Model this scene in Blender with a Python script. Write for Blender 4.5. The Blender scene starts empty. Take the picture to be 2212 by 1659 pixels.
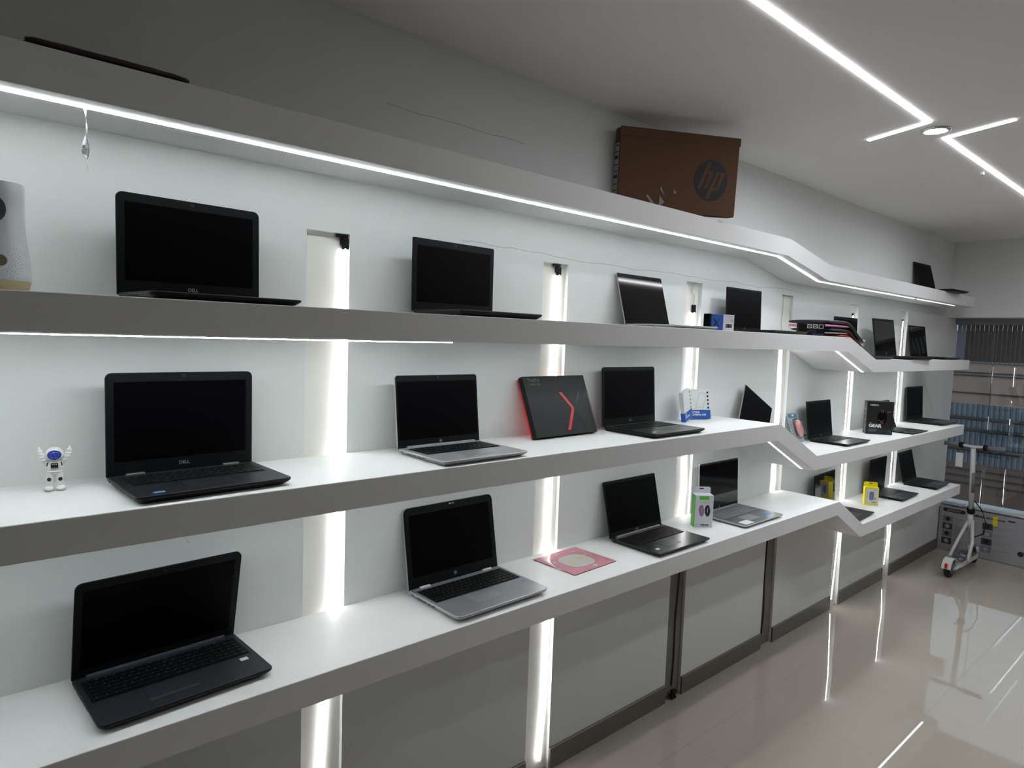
import bpy, bmesh, math, random
from mathutils import Vector, Matrix, Euler
random.seed(7)
C = bpy.context.scene.collection
PI = math.pi
R = math.radians

# ---------------------------------------------------------------- camera, world, exposure
cd = bpy.data.cameras.new('camera'); cam = bpy.data.objects.new('camera', cd); C.objects.link(cam)
cr = Vector((0.752, -0.658, 0.035)).normalized(); cf = Vector((0.658, 0.749, -0.075)).normalized()
cu = cr.cross(cf).normalized(); cr = cf.cross(cu).normalized()
m = Matrix((cr, cu, -cf)).transposed().to_4x4(); m.translation = Vector((0, -1.8195, 1.7925))
cam.matrix_world = m
cd.sensor_width = 36; cd.lens = 36 * 1419.07 / 2212; cd.clip_start = .05
bpy.context.scene.camera = cam
vs = bpy.context.scene.view_settings
vs.view_transform = 'Standard'; vs.look = 'None'; vs.gamma = 1; vs.use_curve_mapping = False
vs.exposure = 0.0
w = bpy.data.worlds.new('sky'); bpy.context.scene.world = w; w.use_nodes = True
bg = w.node_tree.nodes['Background']; bg.inputs[0].default_value = (.80, .86, .90, 1); bg.inputs[1].default_value = 2.0
SHELF_LED = {1: 42.0, 2: 50.0, 3: 38.0}; CEIL_LED = 24.0; AISLE_LED = 80.0; NICHE_LED = 13.0; SPOT = 330.0; FILL_LED = 4.0

# ---------------------------------------------------------------- helpers
def lin(c):
    return tuple(((v/255)/12.92 if v/255 <= .04045 else ((v/255+.055)/1.055)**2.4) for v in c)
MATS = {}
def mat(name, rgb, rough=.5, metal=0., spec=.5, noise=0., nscale=8., bump=0., bscale=60., alpha=1., coat=0.):
    if name in MATS: return MATS[name]
    mt = bpy.data.materials.new(name); mt.use_nodes = True; nt = mt.node_tree; b = nt.nodes['Principled BSDF']
    col = (*lin(rgb), 1)
    b.inputs['Base Color'].default_value = col; b.inputs['Roughness'].default_value = rough
    b.inputs['Metallic'].default_value = metal; b.inputs['Specular IOR Level'].default_value = spec
    b.inputs['Alpha'].default_value = alpha; b.inputs['Coat Weight'].default_value = coat
    if noise or bump:
        tc = nt.nodes.new('ShaderNodeTexCoord')
    if noise:
        n = nt.nodes.new('ShaderNodeTexNoise'); n.inputs['Scale'].default_value = nscale; n.inputs['Detail'].default_value = 4
        nt.links.new(tc.outputs['Object'], n.inputs['Vector'])
        mx = nt.nodes.new('ShaderNodeMix'); mx.data_type = 'RGBA'
        mx.inputs[6].default_value = tuple(c*(1-noise) for c in col[:3])+(1,); mx.inputs[7].default_value = tuple(min(1, c*(1+noise)) for c in col[:3])+(1,)
        nt.links.new(n.outputs['Fac'], mx.inputs[0]); nt.links.new(mx.outputs[2], b.inputs['Base Color'])
    if bump:
        n2 = nt.nodes.new('ShaderNodeTexNoise'); n2.inputs['Scale'].default_value = bscale; n2.inputs['Detail'].default_value = 5
        nt.links.new(tc.outputs['Object'], n2.inputs['Vector'])
        bp = nt.nodes.new('ShaderNodeBump'); bp.inputs['Strength'].default_value = bump; bp.inputs['Distance'].default_value = .003
        nt.links.new(n2.outputs['Fac'], bp.inputs['Height']); nt.links.new(bp.outputs[0], b.inputs['Normal'])
    MATS[name] = mt; return mt
def emit(name, rgb, s):
    if name in MATS: return MATS[name]
    mt = bpy.data.materials.new(name); mt.use_nodes = True; nt = mt.node_tree; nt.nodes.clear()
    e = nt.nodes.new('ShaderNodeEmission'); e.inputs[0].default_value = (*rgb, 1); e.inputs[1].default_value = s
    o = nt.nodes.new('ShaderNodeOutputMaterial'); nt.links.new(e.outputs[0], o.inputs[0]); MATS[name] = mt; return mt
def clear(name, tint=(1, 1, 1), rough=.02, gloss=.08, fres=1.5):
    mt = bpy.data.materials.new(name); mt.use_nodes = True; nt = mt.node_tree; nt.nodes.clear()
    t = nt.nodes.new('ShaderNodeBsdfTransparent'); t.inputs[0].default_value = (*tint, 1)
    g = nt.nodes.new('ShaderNodeBsdfGlossy'); g.inputs['Roughness'].default_value = rough
    f = nt.nodes.new('ShaderNodeFresnel'); f.inputs[0].default_value = fres
    ad = nt.nodes.new('ShaderNodeMath'); ad.operation = 'ADD'; ad.inputs[1].default_value = gloss; ad.use_clamp = True
    nt.links.new(f.outputs[0], ad.inputs[0])
    x = nt.nodes.new('ShaderNodeMixShader'); o = nt.nodes.new('ShaderNodeOutputMaterial')
    nt.links.new(ad.outputs[0], x.inputs[0]); nt.links.new(t.outputs[0], x.inputs[1]); nt.links.new(g.outputs[0], x.inputs[2]); nt.links.new(x.outputs[0], o.inputs[0])
    MATS[name] = mt; return mt

class MB:
    """collects shapes for ONE mesh"""
    def __init__(s): s.bm = bmesh.new(); s.mats = []
    def mi(s, mt):
        if mt not in s.mats: s.mats.append(mt)
        return s.mats.index(mt)
    def face(s, pts, mt, M=None):
        vs = [s.bm.verts.new(M @ Vector(p) if M else Vector(p)) for p in pts]
        try: f = s.bm.faces.new(vs)
        except ValueError: return None
        f.material_index = s.mi(mt); return f
    def prism(s, poly, axis, a, b, mt, M=None, bev=0, smooth=False):
        def P(u, v, t):
            return {'z': (u, v, t), 'y': (u, t, v), 'x': (t, u, v)}[axis]
        va = [s.bm.verts.new(Vector(P(u, v, a))) for u, v in poly]; vb = [s.bm.verts.new(Vector(P(u, v, b))) for u, v in poly]
        k = s.mi(mt); fs = []; n = len(poly)
        fs.append(s.bm.faces.new(va)); fs.append(s.bm.faces.new(vb[::-1]))
        for i in range(n):
            f = s.bm.faces.new((va[i], vb[i], vb[(i+1) % n], va[(i+1) % n])); f.smooth = smooth; fs.append(f)
        for f in fs: f.material_index = k
        if bev:
            es = set(e for f in fs for e in f.edges)
            r = bmesh.ops.bevel(s.bm, geom=list(es), offset=bev, segments=2, affect='EDGES', profile=.5)
            for f in r['faces']: f.material_index = k
            vv = set(v for f in fs if f.is_valid for v in f.verts) | set(v for f in r['faces'] for v in f.verts)
        else: vv = set(va+vb)
        if M: 
            for v in vv: v.co = M @ v.co
        return fs
    def box(s, x0, x1, y0, y1, z0, z1, mt, M=None, bev=0):
        s.prism([(x0, y0), (x1, y0), (x1, y1), (x0, y1)], 'z', z0, z1, mt, M, bev)
    def rings(s, rs, mt, cap=True, smooth=True, M=None):
        k = s.mi(mt); L = []
        for ring in rs: L.append([s.bm.verts.new(M @ Vector(p) if M else Vector(p)) for p in ring])
        n = len(L[0])
        for a, b in zip(L, L[1:]):
            for i in range(n):
                f = s.bm.faces.new((a[i], a[(i+1) % n], b[(i+1) % n], b[i])); f.material_index = k; f.smooth = smooth
        if cap:
            for ring in (L[0][::-1], L[-1]):
                f = s.bm.faces.new(ring); f.material_index = k
    def lathe(s, prof, mt, n=32, M=None, cap=True, sy=1.):
        s.rings([[(r*math.cos(2*PI*i/n), sy*r*math.sin(2*PI*i/n), z) for i in range(n)] for r, z in prof], mt, cap, True, M)
    def tube(s, pts, r, mt, n=8, M=None):
        pts = [Vector(p) for p in pts]; rs = []
        for i, p in enumerate(pts):
            d = (pts[min(i+1, len(pts)-1)] - pts[max(i-1, 0)]).normalized()
            up = Vector((0, 0, 1)) if abs(d.z) < .9 else Vector((0, 1, 0))
            a = d.cross(up).normalized(); b = a.cross(d).normalized()
            rr = r[i] if isinstance(r, (list, tuple)) else r
            rs.append([tuple(p + rr*(math.cos(2*PI*k/n)*a + math.sin(2*PI*k/n)*b)) for k in range(n)])
        s.rings(rs, mt, True, True, M)
    def ribbon(s, pts, wdir, wd, mt, th=.0008):
        """flat strip of width wd along pts, width direction wdir"""
        pts = [Vector(p) for p in pts]; wv = Vector(wdir).normalized()*wd/2; rs = []
        for i, p in enumerate(pts):
            d = (pts[min(i+1, len(pts)-1)] - pts[max(i-1, 0)]).normalized(); nn = d.cross(wv).normalized()*th/2
            rs.append([tuple(p-wv-nn), tuple(p+wv-nn), tuple(p+wv+nn), tuple(p-wv+nn)])
        s.rings(rs, mt, True, False)
    def sphere(s, c, r, mt, sc=(1, 1, 1), M=None, seg=16, rng=10):
        T = Matrix.Translation(c) @ Matrix.Diagonal((*[r*q for q in sc], 1)); T = (M @ T) if M else T
        k = s.mi(mt); g = bmesh.ops.create_uvsphere(s.bm, u_segments=seg, v_segments=rng, radius=1, matrix=T)
        for f in set(f for v in g['verts'] for f in v.link_faces): f.material_index = k; f.smooth = True
    def build(s, name, parent=None, loc=(0, 0, 0), rot=(0, 0, 0), kind=None):
        bmesh.ops.recalc_face_normals(s.bm, faces=s.bm.faces)
        me = bpy.data.meshes.new(name); s.bm.to_mesh(me); s.bm.free()
        for q in s.mats: me.materials.append(q)
        o = bpy.data.objects.new(name, me); C.objects.link(o); o.location = loc; o.rotation_euler = rot
        if parent: o.parent = parent
        if kind: o['kind'] = kind
        return o
def rrect(x0, x1, y0, y1, r, n=5):
    if not isinstance(r, (list, tuple)): r = [r]*4   # order: x0y0, x1y0, x1y1, x0y1
    out = []
    for (cx, cy, a0), q in zip(((x0, y0, PI), (x1, y0, 1.5*PI), (x1, y1, 0), (x0, y1, .5*PI)), r):
        sx = 1 if cx == x0 else -1; sy = 1 if cy == y0 else -1
        for i in range(n+1):
            a = a0 + i*PI/2/n; out.append((cx+sx*q+q*math.cos(a), cy+sy*q+q*math.sin(a)))
    return out
def tag(o, label, cat, group=None):
    o['label'] = label; o['category'] = cat
    if group: o['group'] = group
    return o
def thing(name, label, cat, loc=(0, 0, 0), rot=(0, 0, 0), group=None):
    o = bpy.data.objects.new(name, None); C.objects.link(o); o.location = loc; o.rotation_euler = rot; o.empty_display_size = .05
    return tag(o, label, cat, group)
def text(name, s, size, mt, parent, loc, rot=(PI/2, 0, 0), ext=.0002, align='CENTER', bold=0., shear=0., sx=1., label=None):
    cu_ = bpy.data.curves.new('t', 'FONT'); cu_.body = s; cu_.size = size; cu_.extrude = ext; cu_.align_x = align; cu_.align_y = 'CENTER'
    cu_.offset = bold; cu_.shear = shear; cu_.resolution_u = 3
    t = bpy.data.objects.new('t', cu_); C.objects.link(t); dg = bpy.context.evaluated_depsgraph_get()
    me = bpy.data.meshes.new_from_object(t.evaluated_get(dg)); bpy.data.objects.remove(t); bpy.data.curves.remove(cu_)
    me.materials.clear(); me.materials.append(mt)
    o = bpy.data.objects.new(name, me); C.objects.link(o); o.location = loc; o.rotation_euler = rot; o.scale = (sx, 1, 1)
    if parent: o.parent = parent
    if label: o['label'] = label
    return o

# ---------------------------------------------------------------- materials
def wall_mat(name, rgb, crack=False):
    mt = mat(name, rgb, .75, noise=.012, nscale=3, bump=.12, bscale=35)
    if crack:
        nt = mt.node_tree; b = nt.nodes['Principled BSDF']; N = nt.nodes.new; L = nt.links.new
        g = N('ShaderNodeNewGeometry'); sp = N('ShaderNodeSeparateXYZ'); L(g.outputs['Position'], sp.inputs[0])
        def mth(op, a, b_=None, c=None):
            q = N('ShaderNodeMath'); q.operation = op
            for i, v in enumerate((a, b_, c)):
                if v is None: continue
                if isinstance(v, (int, float)): q.inputs[i].default_value = v
                else: L(v, q.inputs[i])
            return q.outputs[0]
        nz = N('ShaderNodeTexNoise'); nz.inputs['Scale'].default_value = 4; nz.inputs['Detail'].default_value = 6; L(g.outputs['Position'], nz.inputs['Vector'])
        tot = None
        for z0, xa, xb, wd in ((2.098, 1.35, 3.9, .0011), (2.481, 1.05, 1.62, .0013)):
            d = mth('ABSOLUTE', mth('SUBTRACT', mth('MULTIPLY_ADD', nz.outputs['Fac'], .05, z0-.025), sp.outputs['Z']))
            k = mth('MULTIPLY', mth('LESS_THAN', d, wd), mth('MULTIPLY', mth('GREATER_THAN', sp.outputs['X'], xa), mth('LESS_THAN', sp.outputs['X'], xb)))
            tot = k if tot is None else mth('ADD', tot, k)
        src = b.inputs['Base Color'].links[0].from_socket
        mx = N('ShaderNodeMix'); mx.data_type = 'RGBA'; L(mth('MULTIPLY', tot, .55), mx.inputs[0]); L(src, mx.inputs[6]); mx.inputs[7].default_value = (.25, .24, .23, 1)
        L(mx.outputs[2], b.inputs['Base Color'])
    return mt
M_wall = wall_mat('wall_paint', (224, 226, 224), True)
M_ceil = mat('ceiling_paint', (238, 236, 234), .8, noise=.015, nscale=1.5, bump=.08, bscale=12)
M_shelf = mat('shelf_paint', (232, 232, 231), .5, noise=.01, nscale=4, bump=.05, bscale=50)
M_niche = mat('niche_cream_board', (232, 230, 222), .6, noise=.03, nscale=5, bump=.05, bscale=30)
M_base = mat('skirting_tile', (104, 97, 89), .35, noise=.04, nscale=9)
M_side = mat('room_paint', (120, 118, 115), .8)
def floor_mat():
    mt = mat('glossy_porcelain_tile', (176, 167, 156), .02, spec=.62, noise=.05, nscale=2.2)
    nt = mt.node_tree; b = nt.nodes['Principled BSDF']; N = nt.nodes.new; L = nt.links.new
    g = N('ShaderNodeNewGeometry'); sp = N('ShaderNodeSeparateXYZ'); L(g.outputs['Position'], sp.inputs[0]); outs = []
    for ax, off in (('X', 3.072), ('Y', -.271)):
        a = N('ShaderNodeMath'); a.operation = 'ADD'; a.inputs[1].default_value = -off + .595*20 + .2975; L(sp.outputs[ax], a.inputs[0])
        md = N('ShaderNodeMath'); md.operation = 'MODULO'; md.inputs[1].default_value = .595; L(a.outputs[0], md.inputs[0])
        s = N('ShaderNodeMath'); s.operation = 'SUBTRACT'; s.inputs[1].default_value = .2975; L(md.outputs[0], s.inputs[0])
        ab = N('ShaderNodeMath'); ab.operation = 'ABSOLUTE'; L(s.outputs[0], ab.inputs[0])
        lt = N('ShaderNodeMath'); lt.operation = 'LESS_THAN'; lt.inputs[1].default_value = .0008; L(ab.outputs[0], lt.inputs[0]); outs.append(lt.outputs[0])
    mxm = N('ShaderNodeMath'); mxm.operation = 'MAXIMUM'; L(outs[0], mxm.inputs[0]); L(outs[1], mxm.inputs[1])
    src = b.inputs['Base Color'].links[0].from_socket
    mx = N('ShaderNodeMix'); mx.data_type = 'RGBA'; L(mxm.outputs[0], mx.inputs[0]); L(src, mx.inputs[6]); mx.inputs[7].default_value = (.19, .175, .155, 1)
    L(mx.outputs[2], b.inputs['Base Color'])
    r = N('ShaderNodeMath'); r.operation = 'MULTIPLY_ADD'; r.inputs[1].default_value = .5; r.inputs[2].default_value = .022; L(mxm.outputs[0], r.inputs[0]); L(r.outputs[0], b.inputs['Roughness'])
    return mt
M_floor = floor_mat()
E_shelf = {i: emit('shelf_led_%d' % i, (.90, .98, 1.), v) for i, v in SHELF_LED.items()}
for mt_, fall in ((E_shelf[1], .155), (E_shelf[2], .06), (E_shelf[3], .11)):      # the long strips dim towards their far end
    nt = mt_.node_tree; g = nt.nodes.new('ShaderNodeNewGeometry'); sp = nt.nodes.new('ShaderNodeSeparateXYZ'); nt.links.new(g.outputs['Position'], sp.inputs[0])
    e = next(n for n in nt.nodes if n.type == 'EMISSION'); s0 = e.inputs[1].default_value
    q = nt.nodes.new('ShaderNodeMath'); q.operation = 'MULTIPLY_ADD'; q.inputs[1].default_value = -fall*s0; q.inputs[2].default_value = s0
    nt.links.new(sp.outputs['X'], q.inputs[0]); nt.links.new(q.outputs[0], e.inputs[1])
E_ceil = emit('ceiling_led', (.98, .97, 1.), CEIL_LED)
E_niche = emit('niche_led', (.97, .97, 1.), NICHE_LED)
E_glow = emit('ceiling_led_edge', (.98, .97, 1.), 5.0)
E_spot = emit('downlight_led', (.9, .94, 1.), SPOT)
M_alu = mat('brushed_aluminium', (190, 190, 188), .4, 1.)
M_blk = mat('black_plastic', (13, 14, 16), .45, spec=.25)
M_blk2 = mat('black_matte', (13, 14, 16), .6, spec=.3)
M_deck = mat('charcoal_deck', (26, 28, 31), .45, spec=.3)
M_slate = mat('slate_deck', (36, 39, 44), .42, spec=.35, noise=.04, nscale=300)
M_disp = mat('display_matte', (2, 2, 4), .42, spec=.06)
M_dispg = mat('display_glossy', (3, 3, 5), .06, spec=.35)
M_bez = mat('bezel_black', (9, 10, 12), .5, spec=.18)
M_key = mat('keycap_black', (10, 11, 13), .5, spec=.2)
M_leg = mat('key_legend', (190, 190, 190), .6)
M_silv = mat('silver_alloy', (176, 177, 178), .35, .55)
M_keys = mat('keycap_silver', (140, 142, 144), .45, .3)
M_port = mat('port_black', (8, 8, 9), .6)
M_white = mat('white_print', (228, 228, 226), .5)
M_grey = mat('grey_print', (120, 122, 124), .5)
M_logo = mat('logo_silver', (150, 152, 155), .35, .6)
M_pad = mat('touchpad_dark', (30, 32, 35), .35)
M_btn = mat('touchpad_button', (52, 58, 62), .4)
M_pads = mat('touchpad_silver', (160, 162, 164), .3, .5)

# ---------------------------------------------------------------- measured layout (metres)
WX = 6.857                                   # glass line
CX = [0.801+.9362*i for i in range(6)]; CW = .134
ZT = {1: 2.3121, 2: 1.8407, 3: 1.4146, 4: .9339}
TH = {1: .082, 2: .0741, 3: .0738, 4: .0732}
DR = {1: .0879, 2: .1211, 3: .1937, 4: .1892}
DP = {1: .236, 2: .340, 3: .345, 4: .339}
RA = {1: (3.195, 3.662), 2: (3.726, 4.107), 3: (2.991, 3.406), 4: (3.747, 4.096)}
XE = {1: 6.374, 2: 5.958, 3: 5.943, 4: 6.006}
CEIL = 2.711; CT = 2.0726; ZB = .0914; RY = -3.3; LX = -2.4
NB = .018                                    # niche depth

# ---------------------------------------------------------------- room shell
b = MB(); b.box(LX, WX+.1, RY, .1, -.1, 0, M_floor); b.build('floor', kind='structure')
b = MB(); b.box(LX, WX+.1, RY, .1, CEIL, CEIL+.1, M_ceil); b.build('ceiling', kind='structure')
b = MB(); edges = [LX] + [e for c in CX for e in (c, c+CW)] + [WX+.011]
for i in range(0, len(edges), 2): b.box(edges[i], edges[i+1], 0, NB, 0, CT, M_wall)
b.box(LX, WX+.011, 0, NB, CT, CEIL, M_wall)
b.box(LX, WX+.011, NB, NB+.08, 0, CEIL, M_niche)
b.build('wall_back', kind='structure')
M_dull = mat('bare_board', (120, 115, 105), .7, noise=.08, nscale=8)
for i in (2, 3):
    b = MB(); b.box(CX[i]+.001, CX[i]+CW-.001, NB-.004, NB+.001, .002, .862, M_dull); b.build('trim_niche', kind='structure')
for i in range(0, len(edges), 2):
    b = MB(); x0, x1 = edges[i], min(edges[i+1], 6.76)
    b.prism([(0.004, 0), (-.009, 0), (-.009, ZB-.004), (-.005, ZB), (0.004, ZB)], 'x', x0+.002, x1-.002, M_base)
    b.build('baseboard_back', kind='structure')
b = MB(); b.box(LX-.1, LX, RY, .1, 0, CEIL, M_side); b.build('wall_left', kind='structure')
b = MB(); b.box(LX, WX+.1, RY-.1, RY, 0, CEIL, M_side); b.build('wall_front', kind='structure')
b = MB(); b.box(6.602, WX+.16, RY, -.0, 2.073, CEIL, M_wall); b.build('trim_lintel', kind='structure')
b = MB(); b.box(WX+.012, WX+.16, RY, 0, 0, .405, M_wall); b.build('wall_right', kind='structure')
M_sill = mat('window_sill', (190, 196, 200), .4)
b = MB(); b.box(WX-.03, WX+.16, RY, 0, .405, .43, M_sill, bev=.003); b.build('trim_sill', kind='structure')
M_glass = clear('window_glass', (.62, .66, .68), .0, .03)
M_joint = mat('glass_joint', (40, 42, 44), .5)
b = MB()
for y0, y1 in ((-.002, -.283), (-.289, -1.35), (-1.356, -2.4), (-2.406, RY)): b.box(WX+.002, WX+.008, y1, y0, .43, 2.073, M_glass)
wo = b.build('window_1', kind='structure')
b = MB()
for y in (-.286, -1.353, -2.403): b.box(WX+.001, WX+.009, y-.0015, y+.0015, .43, 2.073, M_joint)
b.build('glass_joint', wo)

# ---------------------------------------------------------------- beyond the window
M_beige = mat('facade_beige', (136, 116, 107), .8, noise=.05, nscale=1)
M_corr = mat('corrugated_blue', (92, 104, 116), .5, noise=.12, nscale=2)
M_brown = mat('facade_brown', (92, 76, 68), .8, noise=.1, nscale=1)
M_dark = mat('facade_dark_line', (44, 40, 38), .8)  # dark panel lines and rails of the facade
M_street = mat('street', (90, 88, 86), .9)
FX = 14.0
def fz(zg): return 1.7925 + (zg-1.7925)*(FX/WX)
bld = thing('facade', 'long facade across the street, beige above a blue corrugated band', 'building', (FX, 0, -2.6))
b = MB(); b.box(0, .4, -9, 9, fz(1.325)+2.6, 4.75, M_beige)
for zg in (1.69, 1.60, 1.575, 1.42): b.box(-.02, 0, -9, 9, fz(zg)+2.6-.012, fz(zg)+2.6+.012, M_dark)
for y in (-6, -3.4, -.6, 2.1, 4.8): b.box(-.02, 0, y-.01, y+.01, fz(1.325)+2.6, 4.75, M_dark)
b.build('upper_wall', bld)
b = MB(); zc0, zc1 = fz(.80)+2.6, fz(1.325)+2.6; pts = []; k = 0; y = -9.0
while y < 9: pts += [(-.02, y), (-.02, y+.03), (.01, y+.04), (.01, y+.07)]; y += .08
b.prism([(p[0], p[1]) for p in pts] + [(.3, 9.1), (.3, -9.0)], 'z', zc0, zc1, M_corr)
b.build('corrugated_panel', bld)
b = MB()
for zg, t in ((1.20, .03), (1.10, .03), (.93, .04)): b.tube([(-.09, -9, fz(zg)+2.6), (-.09, 9, fz(zg)+2.6)], t, M_dark)
b.build('rail', bld)
b = MB(); b.box(0, .4, -9, 9, 0, zc0, M_brown)
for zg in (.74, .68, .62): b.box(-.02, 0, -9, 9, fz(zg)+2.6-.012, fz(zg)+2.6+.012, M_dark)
b.build('lower_wall', bld)
b = MB(); b.box(WX+.4, 30, -12, 12, -2.7, -2.6, M_street); b.build('street_ground', kind='structure')
M_shrub = mat('dark_shrub', (48, 52, 50), .9)
for i, (y, s) in enumerate(((1.45, .34), (.75, .3), (.12, .42), (-.5, .36), (-1.2, .4))):
    b = MB(); rnd = random.Random(i)
    b.box(-.16, .16, -.16, .16, 0, .3, M_brown, bev=.01)
    for k in range(26): b.sphere((rnd.uniform(-.25, .25), rnd.uniform(-s, s)*.8, .35+rnd.uniform(0, .5)), rnd.uniform(.08, .16), M_shrub, seg=8, rng=6)
    tag(b.build('shrub', loc=(FX-.5, y*1.9, -2.6+.0)), 'dark low shrub at the foot of the facade outside the window', 'plant', 'shrubs along the facade')

# ---------------------------------------------------------------- shelves with led strips
SN = {1: 'topmost', 2: 'second from top', 3: 'third from top', 4: 'lowest'}
def ztop(i, x):
    a, c = RA[i]
    return ZT[i] if x <= a else (ZT[i]-DR[i] if x >= c else ZT[i]-DR[i]*(x-a)/(c-a))
shelves = {}
for i in (1, 2, 3, 4):
    a, c = RA[i]; z, t, d = ZT[i], TH[i], DR[i]; e = XE[i]
    sh = thing('wall_shelf', {1: 'topmost white wall shelf carrying the brown carton', 2: 'second white wall shelf from the top with bent packs on its ramp',
        3: 'third white wall shelf down, holding the astronaut figure', 4: 'lowest white wall shelf, holding the pink mouse pad'}[i], 'shelf', (0, 0, 0), group='white zigzag shelves on the back wall')
    b = MB(); s = .017
    b.prism([(LX+.9, z-t), (a-s, z-t), (c-s, z-d-t), (e, z-d-t), (e, z-d), (c, z-d), (a, z), (LX+.9, z)], 'y', -DP[i], 0, M_shelf, bev=.002)
    b.build('board', sh); shelves[i] = sh
def under(i, x, off=.0):  # underside height
    a, c = RA[i]; return ztop(i, x+.017)-TH[i]-off
def strip(i, xs, y, wd, off, name='led_strip'):
    b = MB(); b.ribbon([(x, y, under(i, x, off)) for x in xs], (0, 1, 0), wd, E_shelf[i], .0012)
    o = b.build(name, shelves[i]); return o
strip(1, [LX+1, RA[1][0]-.017, RA[1][1]-.017, 5.15], -.181, .010, .002)
strip(1, [5.2, 6.06], -.183, .009, .002)
b = MB(); b.ribbon([(LX+1, -.275, under(2, 0, .005)), (.9, -.275, under(2, 0, .0048)), (1.12, -.275, under(2, 0, .003))], (0, 1, 0), .010, E_shelf[2], .002); b.build('led_strip', shelves[2])
strip(2, [1.13, RA[2][0]-.017, RA[2][1]-.017, 5.8], -.275, .010, 0)
strip(3, [LX+1, RA[3][0]-.017, RA[3][1]-.017, 5.8], -.275, .010, 0)
# unseen shelves added behind the camera, their led strips fill the room with light
E_fill = emit('fill_led', (.95, .98, 1.), FILL_LED)
for z, lb in ((2.31, 'topmost'), (1.84, 'second'), (1.41, 'third'), (.93, 'lowest')):
    sh = thing('fill_shelf', '%s white shelf of an unseen fill light rack added behind the camera' % lb, 'shelf', (0, 0, 0), group='unseen fill light shelves added on the opposite wall')
    b = MB(); b.box(1.2, 6.3, RY, RY+.34, z-.074, z, M_shelf, bev=.002); b.build('board', sh)
    if z > 1:
        b = MB(); b.ribbon([(1.2, RY+.16, z-.075), (6.3, RY+.16, z-.075)], (0, 1, 0), .010, E_fill, .002); b.build('led_strip', sh)
# niche led ribbons
WAV = {0: [(2.03, .125), (1.9, .127), (1.75, .126), (1.66, .118), (1.55, .112), (1.35, .110), (1.1, .108), (.9, .105), (.75, .088), (.5, .075), (.25, .06), (.05, .05)],
       1: [(2.03, .092), (1.95, .095), (1.6, .094), (1.4, .092), (1.2, .095), (.9, .093), (.6, .11), (.3, .11), (.05, .09)],
       2: [(1.93, .085), (1.7, .085), (1.5, .083), (1.2, .088), (1.05, .10), (.9, .08)],
       3: [(1.80, .045), (1.6, .06), (1.4, .07), (1.2, .055), (1.0, .075), (.9, .06)],
       4: [(2.0, .07), (1.7, .07), (1.3, .072), (.9, .07), (.5, .09), (.25, .07), (.05, .05)],
       5: [(2.0, .06), (1.7, .05), (1.3, .06), (.9, .05), (.5, .06), (.3, .09), (.1, .06)]}
NL = ['bright led ribbon in the first wall niche from the left', 'led ribbon in the second wall niche, behind the black box', 'led ribbon in the third wall niche above the white case boxes',
      'led ribbon in the fourth wall niche beside the pink mouse pack', 'dotted led ribbon in the fifth wall niche beside the yellow box', 'dotted led ribbon in the rightmost wall niche']
E_dot = emit('niche_led_chips', (.97, .97, 1.), NICHE_LED*1.9)
M_cable = mat('cable_white', (210, 208, 200), .5); M_diff = mat('led_sleeve', (235, 238, 240), .4)
for i in range(6):
    b = MB(); pts = [(CX[i]+dx, NB*(.30 if i < 4 else .55), z) for z, dx in WAV[i]]
    if i < 4: b.ribbon(pts, (1, .25, 0), .010, E_niche, .0022)
    else:
        b.ribbon(pts, (1, .25, 0), .018, M_diff, .0012)
        for p, q in zip(pts, pts[1:]):
            p = Vector(p); q = Vector(q); n_ = int((q-p).length/.0155)
            for k in range(n_):
                c = p.lerp(q, (k+.5)/n_); b.box(c.x-.006, c.x+.006, c.y-.0042, c.y-.0008, c.z-.0045, c.z+.0045, E_dot)
    o = b.build('led_ribbon'); tag(o, NL[i], 'led strip', 'vertical led ribbons in the wall niches')
    b = MB(); z, dx = WAV[i][0]; x = CX[i]+dx
    k = (1, 1, 1.2, .8, .45, .35)[i]
    b.box(x-.009*k, x+.009*k, .004, .016, z-.002, z+.030*k, M_blk, bev=.0015)
    if i < 2: b.box(x-.030, x+.006, .006, .015, z+.032, z+.040, M_blk); b.box(x-.016, x-.004, .006, .015, z+.010, z+.034, M_blk)
    o = b.build('plug')
    tag(o, ['black plug at the top of the first niche', 'black plug at the top of the second niche', 'black plug hanging on a cable in the third niche', 'black plug low in the fourth niche',
        'small black plug at the top of the fifth niche', 'small plug at the top of the rightmost niche'][i], 'plug', 'plugs of the niche led ribbons')
for i, pts in ((2, [(.10, 2.07), (.075, 2.06), (.06, 2.03), (.085, 2.01), (.083, 1.975)]), (3, [(.03, 2.07), (.04, 2.0), (.03, 1.92), (.04, 1.88), (.045, 1.845)])):
    b = MB(); b.tube([(CX[i]+x, .010, z) for x, z in pts], .0025, M_cable, 6)
    tag(b.build('cable'), ['white cable looping above the plug in the third niche', 'thin cable hanging at the top of the fourth niche'][i-2], 'cable')
for i, pts in ((2, [(.10, .85), (.09, .6), (.075, .4), (.08, .2), (.07, .06)]), (3, [(.03, .85), (.035, .6), (.03, .4), (.045, .2), (.03, .06)])):
    b = MB(); b.tube([(CX[i]+x, .009, z) for x, z in pts], .004, mat('cable_grey', (70, 68, 64), .5), 6)
    if i == 2:
        for k in range(7): b.sphere((CX[i]+.07+random.uniform(-.02, .02), -.006+random.uniform(-.008, .005), .022+random.uniform(-.008, .02)), .011, M_blk, seg=8, rng=6)
    tag(b.build('cable'), ['grey cable and black knot in the unlit niche under the lowest shelf', 'grey cable down the unlit fourth niche'][i-2], 'cable')

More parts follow.
